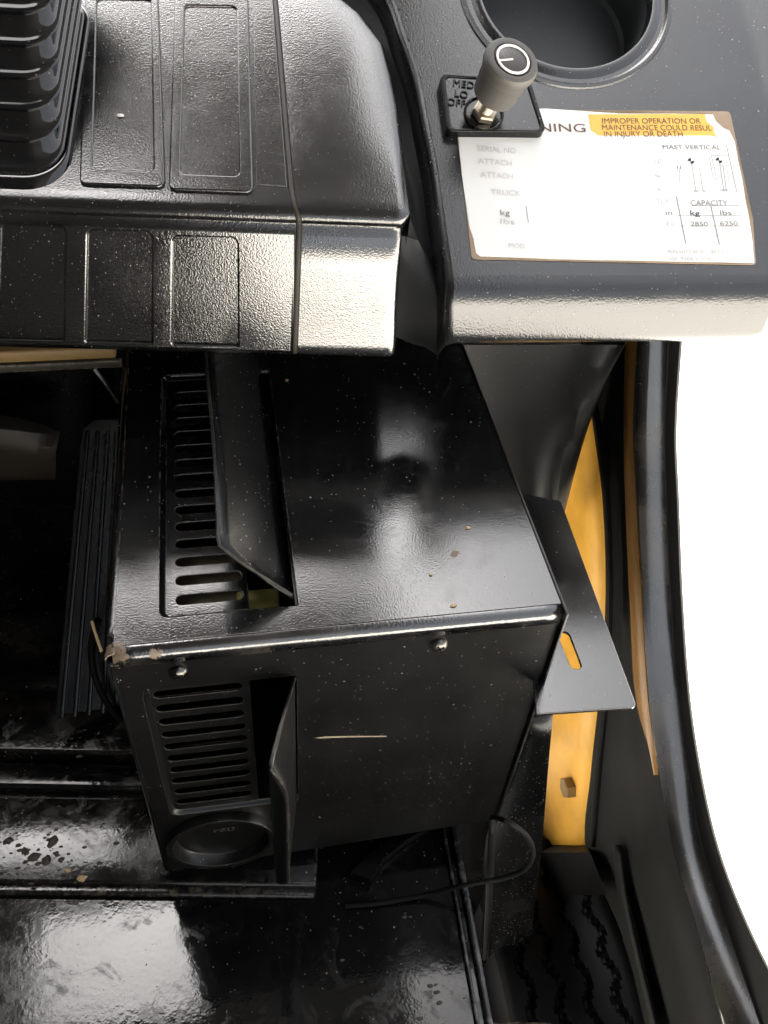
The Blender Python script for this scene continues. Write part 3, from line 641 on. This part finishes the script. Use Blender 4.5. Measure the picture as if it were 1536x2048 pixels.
# ------------------------------------------------------------------ right side: cowl, yellow panel, pillar and seals
YS = (640, 860, 1000, 1200, 1400, 1550, 1700, 1860, 2080)
def curve(xs, X, dx=0): return [PX(x + dx, y, X) for x, y in zip(xs, YS)]
E0 = (1366, 1352, 1357, 1365, 1380, 1403, 1438, 1500, 1612)
E1 = (1338, 1328, 1331, 1340, 1355, 1376, 1404, 1455, 1530)
E2 = (1302, 1290, 1293, 1303, 1315, 1336, 1366, 1413, 1475)
E3 = (1278, 1267, 1273, 1284, 1297, 1318, 1346, 1394, 1452)
E4 = (1250, 1246, 1249, 1258, 1271, 1296, 1330, 1380, 1440)
E6 = (1160, 1187, 1205, 1211, 1197, 1181, 1172, 1240, 1303)
pil = thing('door_pillar', 'curved glossy black door pillar with rubber edge at the right', 'pillar', PX(1400, 1400, .47))
loft('pillar_tube', [curve(E3, .486), curve(E3, .4480, 0), curve(E3, .4457, 2), curve([(a*.7+b*.3) for a, b in zip(E3, E2)], .4475), curve(E2, .4522), curve([(a+b)/2 for a, b in zip(E1, E2)], .4607), curve(E1, .4705)], M['tube'], pil, 50, sub=4)
loft('edge_rubber', [curve(E1, .4705), curve(E1, .4725, 3), curve([(a+b)/2 for a, b in zip(E1, E0)], .4735), curve(E0, .4755, -3), curve(E0, .4780), curve(E0, .51, 2)], M['edge_rubber'], pil, 50)
yb = thing('yellow_pillar_strip', 'narrow ochre painted strip beside the black door pillar', 'trim', PX(1262, 1000, .487))
cut = 6
loft('painted_strip', [curve(E4[:5] + (1316,) + E4[6:], .490)[:cut], curve([(a+b)/2 for a, b in zip(E4, E3)], .4835)[:cut], curve(E3, .4865, -1)[:cut]], M['tanstrip'], yb, 40, sub=3)
tr = thing('door_seal', 'broad dull black rubber liner between yellow panel and door pillar', 'seal', PX(1230, 1400, .49))
L1 = curve([(a*2+b)/3 for a, b in zip(E6, E4)], .490); L2 = curve([(a+b*3)/4 for a, b in zip(E6, E4)], .484)
loft('liner', [curve(E6, .500), curve(E6, .494, 3), L1, L2, curve(E4, .4895), curve(E3, .488, 2)], M['rubber'], tr, 50, sub=4)
tube('seal_bead', [PX(x, y, .490) for x, y in ((1180, 790), (1200, 860), (1214, 950), (1220, 1060), (1222, 1180), (1214, 1380), (1200, 1520), (1185, 1690))], .0045, M['rubber'], tr, 8)
loft('fold_strip', [[PX(x, y, .482) for x, y in ((1228, 1690), (1238, 1780), (1262, 1900), (1300, 2070))], [PX(x, y, .479) for x, y in ((1242, 1690), (1254, 1780), (1280, 1900), (1322, 2070))]], M['rubber'], tr, 20, thick=.003)
yp = thing('yellow_side_panel', 'bright yellow body panel seen through the gap beside the heater', 'panel', PX(1150, 1500, .505))
XP = .506
y0 = [PX(x, y, XP+.02) for x, y in ((1030, 760), (1010, 1000), (1000, 1300), (1000, 1500), (1000, 1688))]
y1 = [PX(x, y, XP) for x, y in ((1120, 760), (1125, 1000), (1120, 1300), (1115, 1500), (1105, 1689))]
y2 = [PX(x, y, XP) for x, y in ((1165, 760), (1190, 1000), (1196, 1300), (1182, 1500), (1158, 1690))]
y3 = [PX(x, y, XP+.004) for x, y in ((1190, 760), (1214, 1000), (1216, 1300), (1196, 1500), (1173, 1690))]
loft('panel', [y0, y1, y2, y3], M['yellow'], yp, 40, sub=3, thick=.004)
XF = Frame((XP, 0, 0), (0, -1, 0), (0, 0, 1))
ba, bb = XF.px(1150, 1573)
bolt = lathe('hex_bolt', [(.0165, 0), (.0165, .002), (.0145, .0025), (.0145, .015), (.0128, .0168), (0, .0168)], XF, ba, bb, M['brown'], yp, 6, auto=20)
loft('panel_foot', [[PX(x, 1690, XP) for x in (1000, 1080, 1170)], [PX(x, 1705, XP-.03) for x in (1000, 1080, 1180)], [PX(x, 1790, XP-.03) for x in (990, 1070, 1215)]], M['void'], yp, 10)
# moulded cowl between dash pod and heater bracket
cw = thing('footwell_cowl', 'dull black moulded cowl curving down from the pod behind the heater', 'cowl', PY(1060, 860, .30))
c0 = [PY(x, y, .335) for x, y in ((880, 690), (900, 760), (930, 850), (960, 930), (990, 1030))]
c1 = [PY(x, y, .335) for x, y in ((1000, 690), (1010, 760), (1030, 850), (1050, 930), (1062, 1030))]
c2 = [PY(x, y, .318) for x, y in ((1140, 690), (1120, 760), (1105, 850), (1094, 930), (1088, 1030))]
c3_ = [PY(x, y, .295) for x, y in ((1225, 690), (1190, 760), (1150, 850), (1124, 930), (1108, 1030))]
c4 = [PY(x, y, .300) for x, y in ((1245, 690), (1208, 760), (1172, 850), (1148, 930), (1122, 1030))]
c5 = [PY(x, y, .36) for x, y in ((1250, 690), (1214, 760), (1178, 850), (1154, 930), (1128, 1030))]
loft('cowl', [c0, c1, c2, c3_, c4, c5], M['groove'], cw, 40, sub=4)

# ------------------------------------------------------------------ footwell things on the left
bmg = thing('crossbeam', 'dusty ochre steel crossbeam under the dashboard at left', 'beam', PY(100, 720, .3))
t0, t1 = PY(245, 693, .30), PY(245, 735, .30)
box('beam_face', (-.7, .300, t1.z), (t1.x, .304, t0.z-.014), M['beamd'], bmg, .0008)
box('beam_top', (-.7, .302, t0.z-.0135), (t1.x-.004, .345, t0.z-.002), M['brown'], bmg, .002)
pd = thing('accelerator_pedal', 'worn black ribbed accelerator pedal left of the heater', 'pedal', (-.08, .18, -.33))
pA, pB = PZ(108, 1440, -.330), PZ(240, 1440, -.330); pC = PY(160, 838, .36)
PF_ = Frame(pA, (1, .02, 0), pC - pA)
po = [PF_.px(*p) for p in ((108, 1442), (262, 1440), (262, 838), (190, 836), (163, 858))]
plate('pad', roundpoly(po, [.004, .004, .008, .012, .008]), [], PF_, M['dark'], pd, .008, .0015, h=0)
for (xa, xb) in ((124, 176), (150, 196), (178, 216), (206, 234), (232, 252)):
    q0, q1 = PF_.px(xa, 1435), PF_.px(xb, 862)
    d = V(q1) - V(q0); n_ = V((-d.y, d.x)).normalized() * .0022
    plate('rib', roundpoly([tuple(V(q0)-n_), tuple(V(q0)+n_), tuple(V(q1)+n_), tuple(V(q1)-n_)][::-1], .002), [], PF_, M['dark'], pd, .004, .0012, h=.004)
tag(tube('linkage_rod', [PY(188, 738, .33), PY(212, 770, .325), PY(236, 806, .32)], .0022, M['screw'], None, 8), 'thin grey steel rod slanting below the crossbeam end', 'rod')
sg = thing('steering_housing', 'dusty dark casting in the shadow left of the pedal', 'casting', PY(40, 900, .42))
loft('casting_top', [[PY(x, y, .40) for x, y in ((-80, 842), (0, 845), (60, 858), (112, 882))], [PY(x, y, .385) for x, y in ((-80, 866), (0, 870), (60, 880), (112, 892))], [PY(x, y, .40) for x, y in ((-80, 945), (0, 944), (60, 944), (112, 944))]], M['beamd'], sg, 24, sub=4, thick=.01)
0 and lathe('boss', [(.012, -.01), (.012, .008), (.010, .011), (0, .011)], Frame(PY(18, 905, .386), (1, 0, 0), (0, 0, 1)), 0, 0, M['brown'], sg, 24)
tag(tube('hose', [PZ(196, 1240, -.2), PZ(182, 1300, -.24), PZ(196, 1370, -.28), PZ(232, 1430, -.32), PZ(262, 1452, -.34)], .0035, M['rubber'], None, 8), 'thin black hose looping beside the heater corner', 'hose')
tag(tube('copper_wire', [PZ(184, 1243, -.06), PZ(192, 1270, -.06), PZ(203, 1302, -.06)], .0012, M['chip'], None, 6), 'short bare copper wire end by the heater corner', 'wire')
tag(tube('loop_cable', [PY(985, 1634, -.028), PY(1012, 1642, -.045), PY(1050, 1668, -.05), PY(1066, 1705, -.05), PY(1050, 1738, -.05), PY(1010, 1755, -.05), PZ(930, 1770, -.33), PZ(850, 1790, -.352), PZ(760, 1806, -.356), PZ(690, 1812, -.3575)], .0023, M['rubber'], None, 8, seg=60), 'thin black cable looping out under the heater corner', 'cable')
# parts of a lever seen in the dark notch beside the toe plate
lv = thing('floor_lever', 'dark angled steel lever in the shadow under the heater', 'lever', PZ(740, 1740, -.37))
lf = [PZ(x, y, -.357) for x, y in ((700, 1755), (735, 1722), (800, 1672), (860, 1664), (812, 1690), (765, 1728), (740, 1770))]
mesh('arm', lf + [p + V((0, 0, .012)) for p in lf], [tuple(range(7)), tuple(range(13, 6, -1))] + [(i, (i+1) % 7, 7+(i+1) % 7, 7+i) for i in range(7)], M['steel'], lv, False)
# crumbs of wood
chips = []
for (x, y, z, s, lab) in ((136, 1741, ZL+.0145, .0042, 'small orange wood chip on the toe plate'), (164, 1757, ZL+.0145, .0055, 'larger tan wood chip on the toe plate edge'), (574, 761, .0004, .0022, 'tan crumb on the heater top under the dash'), (936, 1056, .0004, .0024, 'tan crumb near the right edge of the heater top'), (907, 1211, .0004, .0026, 'tan crumb close to the front edge of the heater top'), (862, 1150, .0004, .0018, 'flat tan crumb in the middle of the heater top'), (242, 231, None, .0030, 'white fleck on the first raised dash panel')):
    c = PZ(x, y, z) if z is not None else DT.p(*DT.px(x, y, .0016), .0014)
    k = 7; a = random.random() * 6; vs = []
    for h in (0, 1):
        for i in range(k):
            t = a + 2*math.pi*i/k; rr = s * random.uniform(.6, 1.1) * (1 if h == 0 else .7)
            vs.append(c + V((rr*math.cos(t), rr*.6*math.sin(t), h * s * .35)))
    o = mesh('wood_chip' if z is not None else 'fleck', vs, [tuple(range(k)), tuple(range(k, 2*k))] + [(i, (i+1) % k, k+(i+1) % k, k+i) for i in range(k)], M['chip'] if z is not None else M['mark'], None, False)
    tag(o, lab, 'wood chip' if z is not None else 'fleck', 'crumbs and chips' if z is not None else None)

# ------------------------------------------------------------------ dried dirt on the toe plate
random.seed(21); vs = []; fs = []
for k in range(230):
    if k < 130: x, y = random.gauss(60, 75), random.gauss(1690, 38)
    elif k < 190: x, y = random.gauss(120, 90), random.gauss(1480, 14)
    else: x, y = random.uniform(640, 930), random.uniform(1820, 2040)
    z = ZL + (.0142 if k < 130 else .0345 if k < 190 else .0002)
    c = PZ(max(-40, x), y, z); r = min(.0022, random.lognormvariate(-7.1, .7)); a = random.random() * 6; b0 = len(vs); kk = 7
    for h, q in ((0, 1), (.22, .72)):
        for i in range(kk):
            t = a + 2*math.pi*i/kk; rr = r * q * random.uniform(.65, 1.2); vs.append(c + V((rr*1.5*math.cos(t), rr*.8*math.sin(t), h*r*2.2)))
    fs += [tuple(b0+kk+i for i in range(kk))] + [(b0+i, b0+(i+1) % kk, b0+kk+(i+1) % kk, b0+kk+i) for i in range(kk)]
for k in range(9):                                               # lumps of trodden earth
    c = PZ(random.uniform(-40, 130), random.uniform(1655, 1735), ZL + .0138); r = random.uniform(.0022, .0048); a = random.random() * 6; b0 = len(vs); kk = 10; st = random.uniform(1.05, 1.6)
    wob = [random.uniform(.75, 1.2) for _ in range(kk)]
    for h, q in ((0, 1), (.3, .92), (.55, .66), (.68, .3)):
        for i in range(kk):
            t = 2*math.pi*i/kk; px_, py_ = r*q*wob[i]*st*math.cos(t), r*q*wob[i]*math.sin(t) * random.uniform(.85, 1.1)
            vs.append(c + V((px_*math.cos(a) - py_*math.sin(a), px_*math.sin(a) + py_*math.cos(a), h*r*random.uniform(.85, 1.1))))
    for j in range(3): fs += [(b0+j*kk+i, b0+j*kk+(i+1) % kk, b0+(j+1)*kk+(i+1) % kk, b0+(j+1)*kk+i) for i in range(kk)]
    fs.append(tuple(b0+3*kk+i for i in range(kk)))
mesh('dirt', vs, fs, M['mud'], None, True, None, 'stuff')

# ------------------------------------------------------------------ tyre in the well
wc = PZ(1150, 1990, -.72)
ty = thing('wheel_tyre', 'dark tyre with zigzag tread down in the wheel well', 'tyre', (wc.x, wc.y + .03, -1.02))
rows = []; RT = .30; nx = 44
for i in range(150):
    th = R_(20 + 140 * i / 149); row = []
    for j in range(nx + 1):
        s = (j / nx - .5) * .17; zz = .006 * (abs(((i / 5.5) % 2) - 1) * 2 - 1)
        g = min(abs(s + zz - c) for c in (-.055, -.0185, .0185, .055)); d = -.008 if g < .0035 else 0
        d -= max(0, abs(s) - .07) ** 2 * 30
        row.append(V((wc.x + s, wc.y + .03 - (RT + d) * math.cos(th), -1.02 + (RT + d) * math.sin(th))))
    rows.append(row)
vs, fs = grid(rows); mesh('tread', vs, fs, M['tyre'], ty, auto=30)
for s in (-.085, .085):
    side = [[V((wc.x + s*(1 + .05*math.sin(math.pi*q)), wc.y + .03 - (RT-.008-.12*q) * math.cos(R_(20+140*k/30)), -1.02 + (RT-.008-.12*q) * math.sin(R_(20+140*k/30)))) for k in range(31)] for q in (0, .3, .6, 1)]
    vs, fs = grid(side); mesh('sidewall', vs, fs, M['tyre'], ty)
